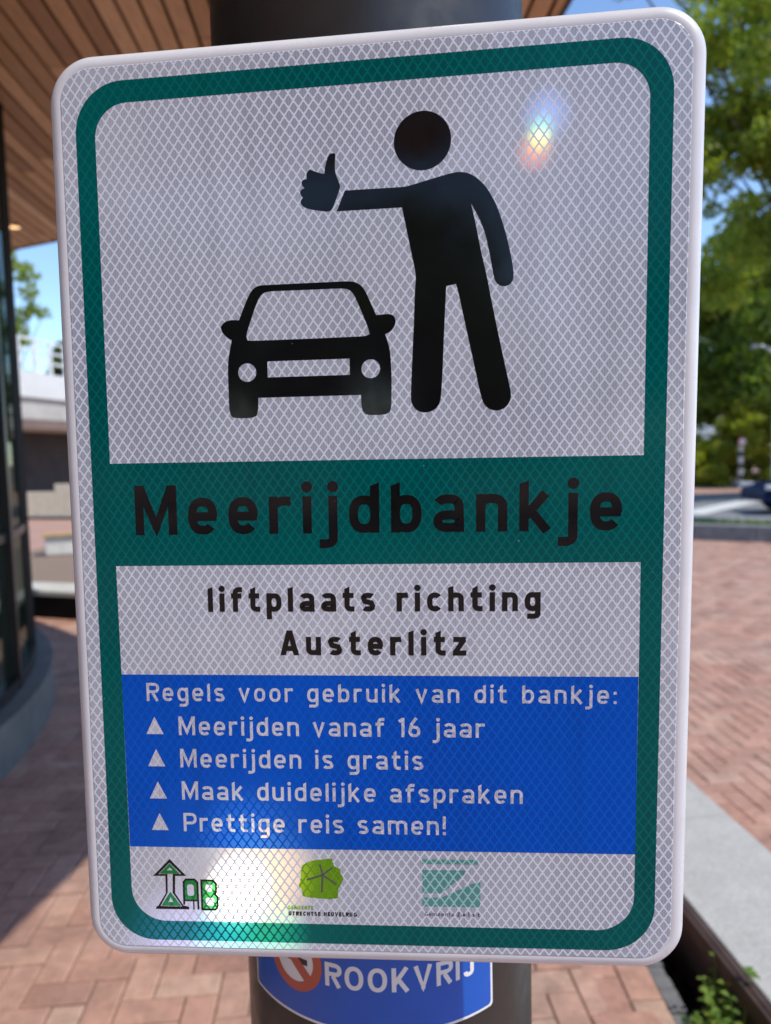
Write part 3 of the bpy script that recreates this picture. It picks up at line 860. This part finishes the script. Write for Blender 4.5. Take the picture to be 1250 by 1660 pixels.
def leafcloud(mb, rs, centers, n, size, spread):
    C_ = np.array([c[:3] for c in centers]); R3 = np.array([c[3] for c in centers])
    idx = rs.choice(len(C_), n, p=R3 ** 2 / (R3 ** 2).sum())
    d = rs.normal(size=(n, 3)); d /= np.linalg.norm(d, axis=1)[:, None]
    p = C_[idx] + d * (R3[idx] * rs.random(n) ** .45)[:, None] * np.array([1, 1, spread])
    a = rs.normal(size=(n, 3)); a /= np.linalg.norm(a, axis=1)[:, None]
    b = np.cross(a, rs.normal(size=(n, 3))); b /= np.linalg.norm(b, axis=1)[:, None]
    s_ = size * (.6 + .8 * rs.random(n))[:, None]
    V = np.stack([p - a * s_, p + b * s_ * .42 - a * s_ * .1, p + a * s_, p - b * s_ * .42 - a * s_ * .1], 1).reshape(-1, 3)
    F = np.arange(n * 4).reshape(n, 4)
    mb.add(V.tolist(), F.tolist())

def tree(name, loc, H, trunk_r, crown, n, size, mat, label, cat, group=None, seed=1, fork=.35, spread=.8, clumps=60, shell=.45, group2=None):
    """crown: list of ellipsoids (dx, dy, z, rx, rz)"""
    rs = np.random.RandomState(seed)
    t = empty(name, loc, 0, label, cat, group)
    cs = []
    for (dx, dy, z, rx, rz) in crown:
        m = max(3, int(clumps * rx * rz / sum(c[3] * c[4] for c in crown)))
        for _ in range(m):
            d = rs.normal(size=3); d /= np.linalg.norm(d)
            q = rs.random() ** shell
            cs.append((dx + d[0] * rx * q, dy + d[1] * rx * q, z + d[2] * rz * q, rs.uniform(.14, .30) * rx))
    tr = MB()
    top = Vector((0, 0, H * fork))
    tr.tube([(0, 0, -.1), (.03, .02, H * fork * .5), top], [trunk_r * 1.25, trunk_r, trunk_r * .85], 10)
    for c in cs[::5]:
        e = Vector(c[:3]); mid = top.lerp(e, .5) + Vector((rs.uniform(-.2, .2), rs.uniform(-.2, .2), rs.uniform(0, .4)))
        tr.tube([top - Vector((0, 0, .2)), mid, e], [trunk_r * .32, trunk_r * .17, .012], 5, cap=False)
    tr.build('trunk', M_bark, t)
    mb = MB(); leafcloud(mb, rs, cs, n, size, spread)
    mb.build('crown', mat, t)
    return t

# right hand side, near to far
tree('deciduous_tree', (8.6, 14.2, 0), 12, .15, [(-.6, 0, 6.0, 2.6, 1.9), (-2.2, -.3, 9.0, 2.3, 2.3), (-3.6, -.6, 10.7, 1.6, 1.2), (.3, .2, 10.2, 2.4, 2.0), (-2.0, 0, 6.6, 1.5, 1.2), (-1.9, .3, 7.3, 1.6, 1.0), (-2.4, .2, 8.0, 1.4, 1.0)], 50000, .075, M_leaf1,
     'tall loose light green tree nearest the plaza, sky showing through its top', 'tree', seed=3, clumps=150)
tree('deciduous_tree', (12.6, 22.5, 0), 9, .2, [(0, 0, 4.6, 3.0, 2.6), (-2.6, .5, 4.4, 2.0, 2.2), (2.4, 0, 5.2, 2.4, 2.6), (-1.2, .4, 6.6, 2.2, 1.6)], 34000, .14, M_leaf2,
     'dark green dense tree below the tall light tree, above the hedge', 'tree', seed=5, clumps=120, spread=.9)
tree('deciduous_tree', (17.5, 31.5, 0), 13, .25, [(0, 0, 7.4, 4.0, 3.8), (-3.4, 0, 6.2, 2.8, 3.4), (-1, 0, 4, 4, 2.5)], 26000, .20, M_leaf2,
     'large dark tree farthest back behind the hedge, right of the sign', 'tree', seed=8, clumps=90, spread=.9)
for i, (x, y_, rx, hz, lb) in enumerate(((12.9, 30.6, 1.6, 1.9, 'yellow green hedge shrub beside the road, leftmost next to the sign edge'),
                                         (15.0, 30.0, 1.5, 3.4, 'yellow green hedge shrub behind the banded marker post'),
                                         (17.2, 30.6, 1.9, 3.6, 'yellow green hedge shrub right of the marker post, above the blue car'))):
    tree('hedge_shrub', (x, y_, 0), 1.6, .05, [(0, 0, hz * .5, rx, hz * .52)], 11000, .11, M_hedge, lb, 'shrub', 'shrubs along the road', seed=20 + i, clumps=70, fork=.2)
# left hand tree behind the viaduct
tree('deciduous_tree', (-20.9, 42, 0), 15, .22, [(0, 0, 10.2, 3.0, 4.0), (-1.5, 0, 7.5, 2.8, 2.5)], 5200, .17, M_leaf1,
     'thin light green tree behind the viaduct railing, left of the sign', 'tree', seed=31, clumps=46)
tree('deciduous_tree', (-17.6, 46, 0), 8, .3, [(0, 0, 6.8, 3.0, 2.0)], 7000, .24, M_leaf2,
     'low dark tree top rising just over the viaduct railing', 'tree', seed=33, clumps=40)

# trees across the plaza behind the camera: what the glossy prints mirror
for i, (x, y_, H_, lb) in enumerate(((-1.5, -13, 6.5, 'broad tree across the plaza behind the camera, left'), (4.8, -15, 7.5, 'broad tree across the plaza behind the camera, middle'), (-8.5, -16, 8, 'broad tree across the plaza behind the camera, far left'))):
    tree('deciduous_tree', (x, y_, 0), H_, .18, [(0, 0, H_ * .5, 3.4, H_ * .42)], 9000, .22, M_leaf2, lb, 'tree', seed=60 + i, clumps=50)
tree('deciduous_tree', (-4.6, 25.5, 0), 9, .2, [(0, 0, 5.2, 3.0, 3.6)], 12000, .2, M_leaf2,
     'broad dark tree on the plaza behind the sign, mirrored in the round glass front', 'tree', seed=71, clumps=60)
# plants in the bed
def plant(x, y_, z, seed, h, nst, label):
    rs = random.Random(seed)
    t = empty('bed_plant', (x, y_, z), 0, label, 'plant', 'plants in the dark bed')
    st, lf = MB(), MB()
    for s_ in range(nst):
        a = rs.uniform(0, 2 * pi); lean = rs.uniform(.1, .5)
        hh = h * rs.uniform(.6, 1.1)
        pts = [Vector((cos(a) * lean * hh * u * u + .02 * cos(a), sin(a) * lean * hh * u * u + .02 * sin(a), hh * u)) for u in [i / 6 for i in range(7)]]
        st.tube(pts, [.003 - .0003 * i for i in range(7)], 5)
        for i in range(1, 7):
            for side in (-1, 1):
                d = Vector((cos(a + side * 1.4 + rs.uniform(-.4, .4)), sin(a + side * 1.4 + rs.uniform(-.4, .4)), rs.uniform(-.1, .5))).normalized()
                L_ = rs.uniform(.028, .045) * (1.1 - i * .06)
                wv = d.cross(Vector((0, 0, 1))).normalized() * L_ * .34
                p = pts[i]; sag = Vector((0, 0, -L_ * .15))
                up_ = Vector((0, 0, L_ * .1))
                lf.add([p, p + d * L_ * .4 + wv + up_, p + d * L_ + sag, p + d * L_ * .4 - wv + up_, p + d * L_ * .5 - up_ * .3],
                       [(0, 4, 1), (1, 4, 2), (2, 4, 3), (3, 4, 0)], .5, True)
    st.build('stem', M_plant, t); lf.build('foliage', M_plant, t)
    return t
plant(.885, 1.98, -.1, 1, .16, 10, 'small bright green plant leaning over the grey edging, lowest left of the bed')
plant(.925, 2.05, -.1, 2, .25, 5, 'taller leafy green plant with one pale shoot against the brown steel side')
plant(.94, 1.93, -.1, 3, .26, 13, 'bushy green plant in the bottom right corner, partly cut off')

# ------------------------------------------------------------------ plaza edge, verge, road, car
kd = Vector((1.02, -.66, 0)).normalized(); kn = Vector((.66, 1.02, 0)).normalized()
K0 = Vector((5.44, 13.01, 0))
ka = atan2(kd.y, kd.x)
MK = Matrix.Translation(K0) @ Matrix.Rotation(ka, 4, 'Z')
kw = empty('retaining_kerb', (0, 0, 0), 0, 'low grey stone kerb wall where the brick plaza ends before the grass', 'kerb')
M_kst = plain('kerb_stone', (.20, .20, .205), .8, .3, 0, .2, 5)
x = -5
while x < 9:
    mb = MB(); mb.box(x, x + .992, 0, .3, -.05, .27, M=MK); mb.build('block', M_kst, kw, .012); x += 1.0
mb = MB(); mb.add([MK @ Vector(p) for p in ((-6, .29, .2), (12, .29, .2), (12, 2.2, .12), (-6, 2.2, .12))], [(0, 1, 2, 3)])
k = N('turf'); k.base(k.ramp(k.noise(25, 4), [(.3, (.015, .03, .008)), (.7, (.045, .075, .018))]), .9, .2)
tag(mb.build('grass_verge', k.m), kind='structure')
rs = np.random.RandomState(4)
mb = MB()
nb = 9000
P0 = np.stack([rs.uniform(-6, 12, nb), rs.uniform(.32, 2.2, nb)], 1)
vv, ff = [], []
for i, (a, b) in enumerate(P0):
    q = MK @ Vector((a, b, .2 - .08 * (b - .3) / 1.9)); an = rs.uniform(0, 6.28); h = rs.uniform(.05, .12)
    dx, dy = cos(an) * .012, sin(an) * .012
    vv += [(q.x - dx, q.y - dy, q.z), (q.x + dx, q.y + dy, q.z), (q.x + dy * 2, q.y - dx * 2, q.z + h)]
    ff.append((3 * i, 3 * i + 1, 3 * i + 2))
mb.add(vv, ff); tag(mb.build('grass', M_leaf2), kind='stuff')
k = N('asphalt'); k.base(k.ramp(k.noise(40, 4), [(.3, (.17, .17, .175)), (.7, (.25, .25, .25))]), .85, .3)
M_asph = k.m
mb = MB(); mb.add([MK @ Vector(p) for p in ((-9, 2.2, .0), (40, 2.2, .0), (40, 13, .0), (-9, 13, .0))], [(0, 1, 2, 3)])
tag(mb.build('road', M_asph), kind='structure')
M_mark = plain('road_paint', (.62, .62, .60), .7, .3, 0, .1, 8)
rd = Vector((10.6 - 8.2, 21.6 - 18.9, 0)).normalized(); rn = Vector((-rd.y, rd.x, 0))
q0 = Vector((7.4, 18.0, .004))
mb = MB(); mb.add([q0 - rn * .35, q0 + rd * 5.0 - rn * .35, q0 + rd * 5.0 + rn * .35, q0 + rn * .35], [(0, 1, 2, 3)])
tag(mb.build('road_marking', M_mark), kind='structure')

# parked car: nose to the left, side on
car = empty('parked_car', (8.88, 17.9, 0), radians(-8), 'dark blue car parked on the road at the right edge of the photo', 'car')
k = N('blue_car_paint'); k.base(k.ramp(k.noise(3, 2), [(.3, (.006, .012, .045)), (.7, (.008, .016, .06))]), .45, .04)
M_cp = k.m
M_glass = plain('car_glass', (.01, .012, .012), .08, .2)
M_tyre = plain('tyre_rubber', (.015, .015, .015), .85)
M_rim = plain('alloy', (.45, .45, .46), .3, .5, .9)
M_lamp = plain('lamp_lens', (.6, .6, .6), .08, .8)
PROF = [(0.02, .32), (0.0, .5), (.06, .60), (.35, .69), (.95, .80), (1.15, .86), (1.75, 1.36), (2.1, 1.45), (3.0, 1.44), (3.6, 1.25), (4.0, .98), (4.15, .9), (4.2, .5), (4.1, .3), (3.75, .3), (3.72, .45), (3.6, .62), (3.38, .68), (3.16, .62), (3.04, .45), (3.0, .25), (1.2, .25), (1.17, .45), (1.05, .62), (.83, .68), (.61, .62), (.49, .45), (.46, .3)]
mb = MB()
secs = []
for yv, top_in in ((-.88, 1), (-.82, .6), (.82, .6), (.88, 1)): secs.append((yv, top_in))
rows = []
for yv, ti in secs:
    row = []
    for (x_, z_) in PROF:
        f_ = max(0, (z_ - .9) / .55)
        row.append((x_ + (0.03 if ti == 1 and x_ < .2 else 0), yv * (1 - .2 * f_), z_ - (.02 if ti == 1 and z_ > .6 else 0)))
    rows.append(row)
m_ = len(PROF)
V = [p for r in rows for p in r]
F = []
for i in range(3):
    for q in range(m_):
        F.append((i * m_ + q, i * m_ + (q + 1) % m_, (i + 1) * m_ + (q + 1) % m_, (i + 1) * m_ + q))
mb.add(V, F, .5, False)
for i, flip in ((0, False), (3, True)):
    tri = tessellate_polygon([[Vector((p[0], p[1], 0)) for p in PROF]])
    mb.add(rows[i], [tuple(t) if flip else tuple(t)[::-1] for t in tri])
mb.build('body', M_cp, car)
for sd in (-1, 1):
    mb = MB()
    mb.add([(1.38, sd * .885, .97), (2.2, sd * .885, .97), (2.2, sd * .745, 1.36), (1.82, sd * .745, 1.33)], [(0, 1, 2, 3)])
    mb.add([(2.26, sd * .885, .97), (3.5, sd * .885, .97), (3.25, sd * .745, 1.32), (2.26, sd * .745, 1.36)], [(0, 1, 2, 3)])
    mb.build('side_window', M_glass, car)
    mb = MB(); mb.box(.02, .32, sd * .84 - .08, sd * .84 + .055, .6, .72); mb.build('headlight', M_lamp, car, .03)
    for wx in (.83, 3.38):
        wh = MB(); wh.tube([(wx, sd * .68, .33), (wx, sd * .87, .33)], .33, 28)
        wo = wh.build('wheel', M_tyre, car)
        rm = MB()
        rm.tube([(wx, sd * .872, .33), (wx, sd * .88, .33)], .06, 14)
        for q in range(10):
            a = 2 * pi * q / 10
            rm.tube([(wx, sd * .877, .33), (wx + cos(a) * .22, sd * .877, .33 + sin(a) * .22)], .022, 6)
        rm.tube([(wx + cos(a) * .225, sd * .876, .33 + sin(a) * .225) for a in [2 * pi * q / 28 for q in range(29)]], .018, 6, cap=False)
        rm.build('rim', M_rim, wo)
mb = MB(); mb.add([(1.16, -.8, .96), (1.16, .8, .96), (1.73, .7, 1.355), (1.73, -.7, 1.355)], [(0, 1, 2, 3)], .5)
mb.v = [(x_ - .012, y_, z_ + .012) for x_, y_, z_ in mb.v]
mb.build('windscreen', M_glass, car)

# marker post, street lamp, far house
po = empty('marker_post', (13.75, 28.6, 0), 0, 'white banded marker post with small red and white round sign in front of the hedge', 'post')
mb = MB(); mb.cyl(0, 0, 0, 1.6, .09, 16); mb.build('shaft', plain('post_white', (.6, .6, .58), .6), po)
M_red = plain('sign_red', (.45, .05, .05), .5); M_wh = plain('sign_white', (.75, .72, .72), .5); M_dk = plain('band_black', (.03, .03, .03), .6)
for z in (.3, .75, 1.2):
    mb = MB(); mb.cyl(0, 0, z, z + .2, .094, 16); mb.build('band', M_dk, po)
mb = MB(); mb.tube([(0, -.10, 1.78), (0, -.07, 1.78)], .17, 24); mb.build('sign_disc', M_red, po)
mb = MB(); mb.tube([(0, -.112, 1.78), (0, -.10, 1.78)], .125, 24); mb.build('sign_centre', M_wh, po)
la = empty('street_lamp', (11.05, 21.0, 0), 0, 'pale grey curved arm of a street lamp showing among the dark leaves', 'street lamp')
M_galv = plain('galvanised_steel', (.5, .5, .5), .45, .5, .5)
mb = MB(); mb.tube([(0, 0, 0), (0, 0, 3.9)], [.07, .05], 12); mb.build('mast', M_galv, la)
mb = MB(); mb.tube([(-.5 * (1 - cos(a)), 0, 3.9 + .5 * sin(a)) for a in [radians(q * 12) for q in range(9)]], [.05] * 9, 8); mb.build('arm', M_galv, la)
mb = MB(); mb.tube([(-.50, 0, 4.4), (-.60, 0, 4.41), (-.72, 0, 4.37)], [.05, .10, .06], 10); mb.build('lamp_head', M_galv, la)
ho = empty('white_house', (33.0, 76, 0), radians(20), 'small white house with pale gable half hidden behind shrubs and trees', 'house')
M_wal = plain('white_render', (.68, .67, .64), .85, .2, 0, .08, 2)
mb = MB()
mb.box(-3, 3, -4, 4, 0, 3.0)
mb.build('wall', M_wal, ho)
mb = MB()
mb.add([(-3.3, -4.2, 2.9), (3.3, -4.2, 2.9), (0, -4.2, 5.4), (-3.3, 4.2, 2.9), (3.3, 4.2, 2.9), (0, 4.2, 5.4)], [(0, 1, 2), (5, 4, 3), (0, 2, 5, 3), (2, 1, 4, 5), (0, 3, 4, 1)])
mb.build('roof', plain('grey_roof', (.42, .41, .40), .7), ho)
for wx in (-1.5, 1.0):
    mb = MB(); mb.box(wx, wx + .9, -4.03, -3.97, 1.0, 2.2); mb.build('window', M_glass, ho)

# ------------------------------------------------------------------ canopy
k = N('canopy_plank')
g = k.attr()
mp = k.n("ShaderNodeMapping"); mp.inputs['Scale'].default_value = (9, .9, 9)
k.l(k.obj(), mp.inputs[0])
f = k.noise(6, 5, .6, mp.outputs[0])
c = k.ramp(g, [(0, (.36, .20, .10)), (.35, (.58, .35, .19)), (.7, (.70, .45, .26)), (1, (.78, .54, .34))])
c = k.mix(1.0, c, k.ramp(f, [(.3, .8), (.7, 1.15)]), 'MULTIPLY')
k.base(c, .55, .4)
M_plank = k.m
ZS = 4.15
EDGE = [(-.5, -6.0), (.25, -2.6), (.85, -.26), (1.12, 1.1), (1.23, 1.75), (1.23, 2.8), (1.16, 3.7), (1.08, 4.5), (.5, 4.95), (-.5, 5.6), (-1.8, 6.9), (-3.0, 8.22), (-3.66, 8.62), (-4.3, 8.92), (-5.4, 9.2), (-7.0, 9.3), (-9.0, 9.0), (-11, 8), (-11, -6.0)]
cano = empty('canopy_roof', (0, 0, 0), 0, 'curved canopy roof with brown wooden plank underside above the sign', 'canopy')
def clip(poly, lim, sgn, ax=0):
    o = []
    for q in range(len(poly)):
        u, v = poly[q - 1], poly[q]
        iu, iv = (u[ax] - lim) * sgn >= 0, (v[ax] - lim) * sgn >= 0
        if iu != iv:
            tt = (lim - u[ax]) / (v[ax] - u[ax]); o.append((u[0] + (v[0] - u[0]) * tt, u[1] + (v[1] - u[1]) * tt))
        if iv: o.append(v)
    return o
pa = radians(3.0)   # planks turn slightly left of the view
def rot2(p, a): return (p[0] * cos(a) - p[1] * sin(a), p[0] * sin(a) + p[1] * cos(a))
ER = [rot2(p, -pa) for p in EDGE]
mb = MB()
x = min(p[0] for p in ER)
xmax = max(p[0] for p in ER)
pitch_, gapw = .128, .024
ymin = min(p[1] for p in ER); ymax = max(p[1] for p in ER)
while x < xmax:
    a, b = x + gapw / 2, x + pitch_ - gapw / 2
    strip = clip(clip(ER, a, 1), b, -1)
    if len(strip) >= 3:
        y = ymin + rnd.uniform(-3, 0)
        while y < ymax:
            L_ = rnd.uniform(1.8, 3.6)
            pl = clip(clip(strip, y + .003, 1, 1), y + L_ - .003, -1, 1)
            y += L_
            if len(pl) < 3: continue
            dz = rnd.uniform(0, .003)
            P_ = [rot2(p, pa) for p in pl]
            ar = sum(P_[q - 1][0] * P_[q][1] - P_[q][0] * P_[q - 1][1] for q in range(len(P_)))
            if ar < 0: P_ = P_[::-1]
            nn = len(P_)
            mb.add([(p[0], p[1], ZS - dz) for p in P_] + [(p[0], p[1], ZS + .028) for p in P_],
                   [tuple(range(nn))[::-1]] + [(q, (q + 1) % nn, nn + (q + 1) % nn, nn + q) for q in range(nn)], rnd.random())
    x += pitch_
mb.build('soffit_planks', M_plank, cano)
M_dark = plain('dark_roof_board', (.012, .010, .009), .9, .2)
mb = MB()
tri = tessellate_polygon([[Vector((p[0], p[1], 0)) for p in EDGE]])
mb.add([(p[0], p[1], ZS + .06) for p in EDGE], [tuple(t) for t in tri])
mb.add([(p[0], p[1], ZS + .34) for p in EDGE], [tuple(t) for t in tri])
mb.build('roof_deck', M_dark, cano)
mb = MB(); q = len(EDGE)
mb.add([(p[0], p[1], ZS - .012) for p in EDGE] + [(p[0], p[1], ZS + .36) for p in EDGE], [(i, (i + 1) % q, q + (i + 1) % q, q + i) for i in range(q)])
fo = mb.build('fascia', plain('bronze_fascia', (.05, .04, .035), .4, .5, .3), cano)
mo = fo.modifiers.new('thick', 'SOLIDIFY'); mo.thickness = .03; mo.offset = 0
# recessed downlight, lit
dl = empty('downlight', (-3.86, 8.05, ZS), 0, 'small warm lit downlight in the wooden canopy by the glass building', 'lamp')
mb = MB(); mb.tube([(.075 * cos(a), .075 * sin(a), -.012) for a in [2 * pi * i / 24 for i in range(25)]], .012, 8, cap=False); mb.build('ring', M_alu, dl)
k = N('lamp_glow'); k.base((.9, .7, .45), .4); k.p.inputs['Emission Color'].default_value = (1, .58, .24, 1); k.p.inputs['Emission Strength'].default_value = 1.1
mb = MB(); mb.cyl(0, 0, -.014, -.005, .07, 24); mb.build('diffuser', k.m, dl)

# ------------------------------------------------------------------ round glass building on the left
BC = Vector((-6.5, 3.4, 0)); BR = 4.335
gb = empty('glass_building', BC, 0, 'round building with dark curved glass front on a grey concrete plinth, far left', 'building')
k = N('dark_glass')
df = k.n("ShaderNodeBsdfDiffuse"); k.l(k.ramp(k.noise(.8, 2), [(.3, (.005, .009, .007)), (.7, (.016, .024, .018))]), df.inputs[0])
gs = k.n("ShaderNodeBsdfGlossy"); gs.inputs['Roughness'].default_value = .04; gs.inputs['Color'].default_value = (.82, .95, .88, 1)
ms = k.n("ShaderNodeMixShader"); ms.inputs[0].default_value = .22
k.l(df.outputs[0], ms.inputs[1]); k.l(gs.outputs[0], ms.inputs[2]); k.l(ms.outputs[0], k.out.inputs[0])
M_gl = k.m
M_mul = plain('black_mullion', (.012, .012, .013), .35, .5)
k = N('plinth_concrete'); f = k.noise(3.5, 6, .65)
k.base(k.ramp(f, [(.3, (.115, .11, .105)), (.7, (.19, .18, .17))]), .8, .3); M_pl = k.m
def arcpts(R, a0, a1, n_): return [(R * cos(radians(a0 + (a1 - a0) * i / n_)), R * sin(radians(a0 + (a1 - a0) * i / n_))) for i in range(n_ + 1)]
def shell(mb, R0, R1, a0, a1, z0, z1, n_, smooth=True):
    I, O = arcpts(R0, a0, a1, n_), arcpts(R1, a0, a1, n_)
    m = n_ + 1
    V = [(x, y, z0) for x, y in O] + [(x, y, z1) for x, y in O] + [(x, y, z1) for x, y in I] + [(x, y, z0) for x, y in I]
    F = []
    for i in range(n_):
        for q in range(4):
            a, b = q * m, ((q + 1) % 4) * m
            F.append((a + i, a + i + 1, b + i + 1, b + i))
    F += [(0, m, 2 * m, 3 * m)[::-1], (n_, m + n_, 2 * m + n_, 3 * m + n_)]
    mb.add(V, F, .5, False)
mb = MB(); shell(mb, BR - .4, BR + .14, -90, 100, -.05, .27, 90); mb.build('plinth', M_pl, gb)
step = 13
a = -77
while a < 92:
    mb = MB(); shell(mb, BR - .03, BR - .01, a + .35, a + step - .35, .34, ZS - .02, 5); mb.build('window_pane', M_gl, gb)
    mb = MB(); shell(mb, BR - .12, BR + .035, a - .35, a + .35, .272, ZS - .01, 1); mb.build('mullion', M_mul, gb)
    a += step
mb = MB(); shell(mb, BR - .1, BR + .03, -77, 92, .272, .34, 80); shell(mb, BR - .1, BR + .012, -77, 92, 1.18, 1.23, 80)
mb.build('transom', M_mul, gb)
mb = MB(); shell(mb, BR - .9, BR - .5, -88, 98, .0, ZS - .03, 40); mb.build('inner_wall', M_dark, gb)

# ------------------------------------------------------------------ viaduct and far left things
va = Vector((-13.6, 26.0, 0)); vb = Vector((-12.6, 31.5, 0))
vd = (vb - va).normalized(); MV = Matrix.Translation(va - vd * 6) @ Matrix.Rotation(atan2(vd.y, vd.x), 4, 'Z')
br = empty('viaduct', (0, 0, 0), 0, 'pale concrete viaduct deck with white railing seen between glass building and sign', 'bridge')
M_vc = plain('viaduct_concrete', (.55, .52, .48), .8, .3, 0, .1, 1.5)
M_vw = plain('viaduct_cornice', (.74, .74, .72), .7, .3, 0, .05, 2)
mb = MB()
LV = 34
sec = [(0, 5.0), (0, 4.05), (.01, 4.0), (.06, 3.3), (.35, 2.98), (6, 2.98), (6, 5.0)]
# x along, y to the left of the run
mb.add([MV @ Vector((0, p[0] + .12, p[1])) for p in sec] + [MV @ Vector((LV, p[0] + .12, p[1])) for p in sec], [(i, i + 7, (i + 1) % 7 + 7, (i + 1) % 7) for i in range(7)] + [tuple(range(7)), tuple(range(13, 6, -1))])
mb.build('deck', M_vc, br)
mb = MB(); mb.box(-.02, LV + .02, 0, .118, 4.1, 5.06, M=MV); mb.build('cornice', M_vw, br)
M_rail = plain('white_railing', (.78, .79, .76), .5)
x = 0
while x < LV:
    mb = MB(); mb.box(x, x + .12, .03, .13, 5.06, 6.3, M=MV); mb.build('railing_post', M_rail, br); x += .95
for z in (5.45, 5.85, 6.25):
    mb = MB(); mb.box(0, LV, .045, .115, z, z + .08, M=MV); mb.build('railing_bar', M_rail, br)
x = 2
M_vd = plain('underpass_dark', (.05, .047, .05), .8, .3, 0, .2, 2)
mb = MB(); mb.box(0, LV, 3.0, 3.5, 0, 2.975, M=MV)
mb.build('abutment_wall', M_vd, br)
fe = empty('slatted_fence', (0, 0, 0), radians(0), 'low beige slatted fence in the sun below the viaduct', 'fence')
M_be = plain('beige_slat', (.72, .63, .46), .7, .3, 0, .1, 6)
fa, fb = Vector((-11.9, 21.9, 0)), Vector((-7.4, 20.6, 0))
fdv = (fb - fa); FL = fdv.length; MF = Matrix.Translation(fa) @ Matrix.Rotation(atan2(fdv.y, fdv.x), 4, 'Z')
mb = MB(); x = 0
while x < FL:
    mb.box(x, x + .12, 0, .03, .08, .80 + (.22 if x > FL * .52 else 0), M=MF); x += .15
mb.build('slats', M_be, fe)
mb = MB(); mb.box(0, FL, .031, .08, .2, .28, M=MF); mb.box(0, FL, .031, .08, .6, .68, M=MF); mb.build('rail', M_be, fe)
mb = MB(); mb.box(-.1, FL + .1, -.04, .12, 0, .079, M=MF); mb.build('foot', M_vd, fe)
se = empty('plaza_seat', (-5.75, 13.2, 0), radians(20), 'small pale concrete seat with timber top standing on the sunny bricks at far left', 'seat')
mb = MB(); mb.box(-.32, .32, -.18, .18, 0, .34); mb.build('base', plain('seat_concrete', (.6, .58, .54), .8), se, .02)
mb = MB()
for q in range(4): mb.box(-.36, .36, -.24 + q * .122, -.13 + q * .122, .341, .38)
mb.build('timber_top', plain('seat_timber', (.45, .28, .12), .6), se, .006)
lw = empty('low_wall_bench', (0, 0, 0), 0, 'low dark wall with cream capping crossing the bricks beside the glass building', 'low wall')
wa, wb = Vector((-4.3, 7.95, 0)), Vector((-1.2, 6.95, 0))
wv_ = wb - wa; WL = wv_.length; MW = Matrix.Translation(wa) @ Matrix.Rotation(atan2(wv_.y, wv_.x), 4, 'Z')
mb = MB(); mb.box(0, WL, .02, .4, 0, .24, M=MW); mb.build('base', M_dark, lw)
mb = MB(); mb.box(-.03, WL + .03, -.02, .44, .243, .30, M=MW); mb.build('capping', plain('cream_capping', (.55, .52, .45), .7), lw, .008)
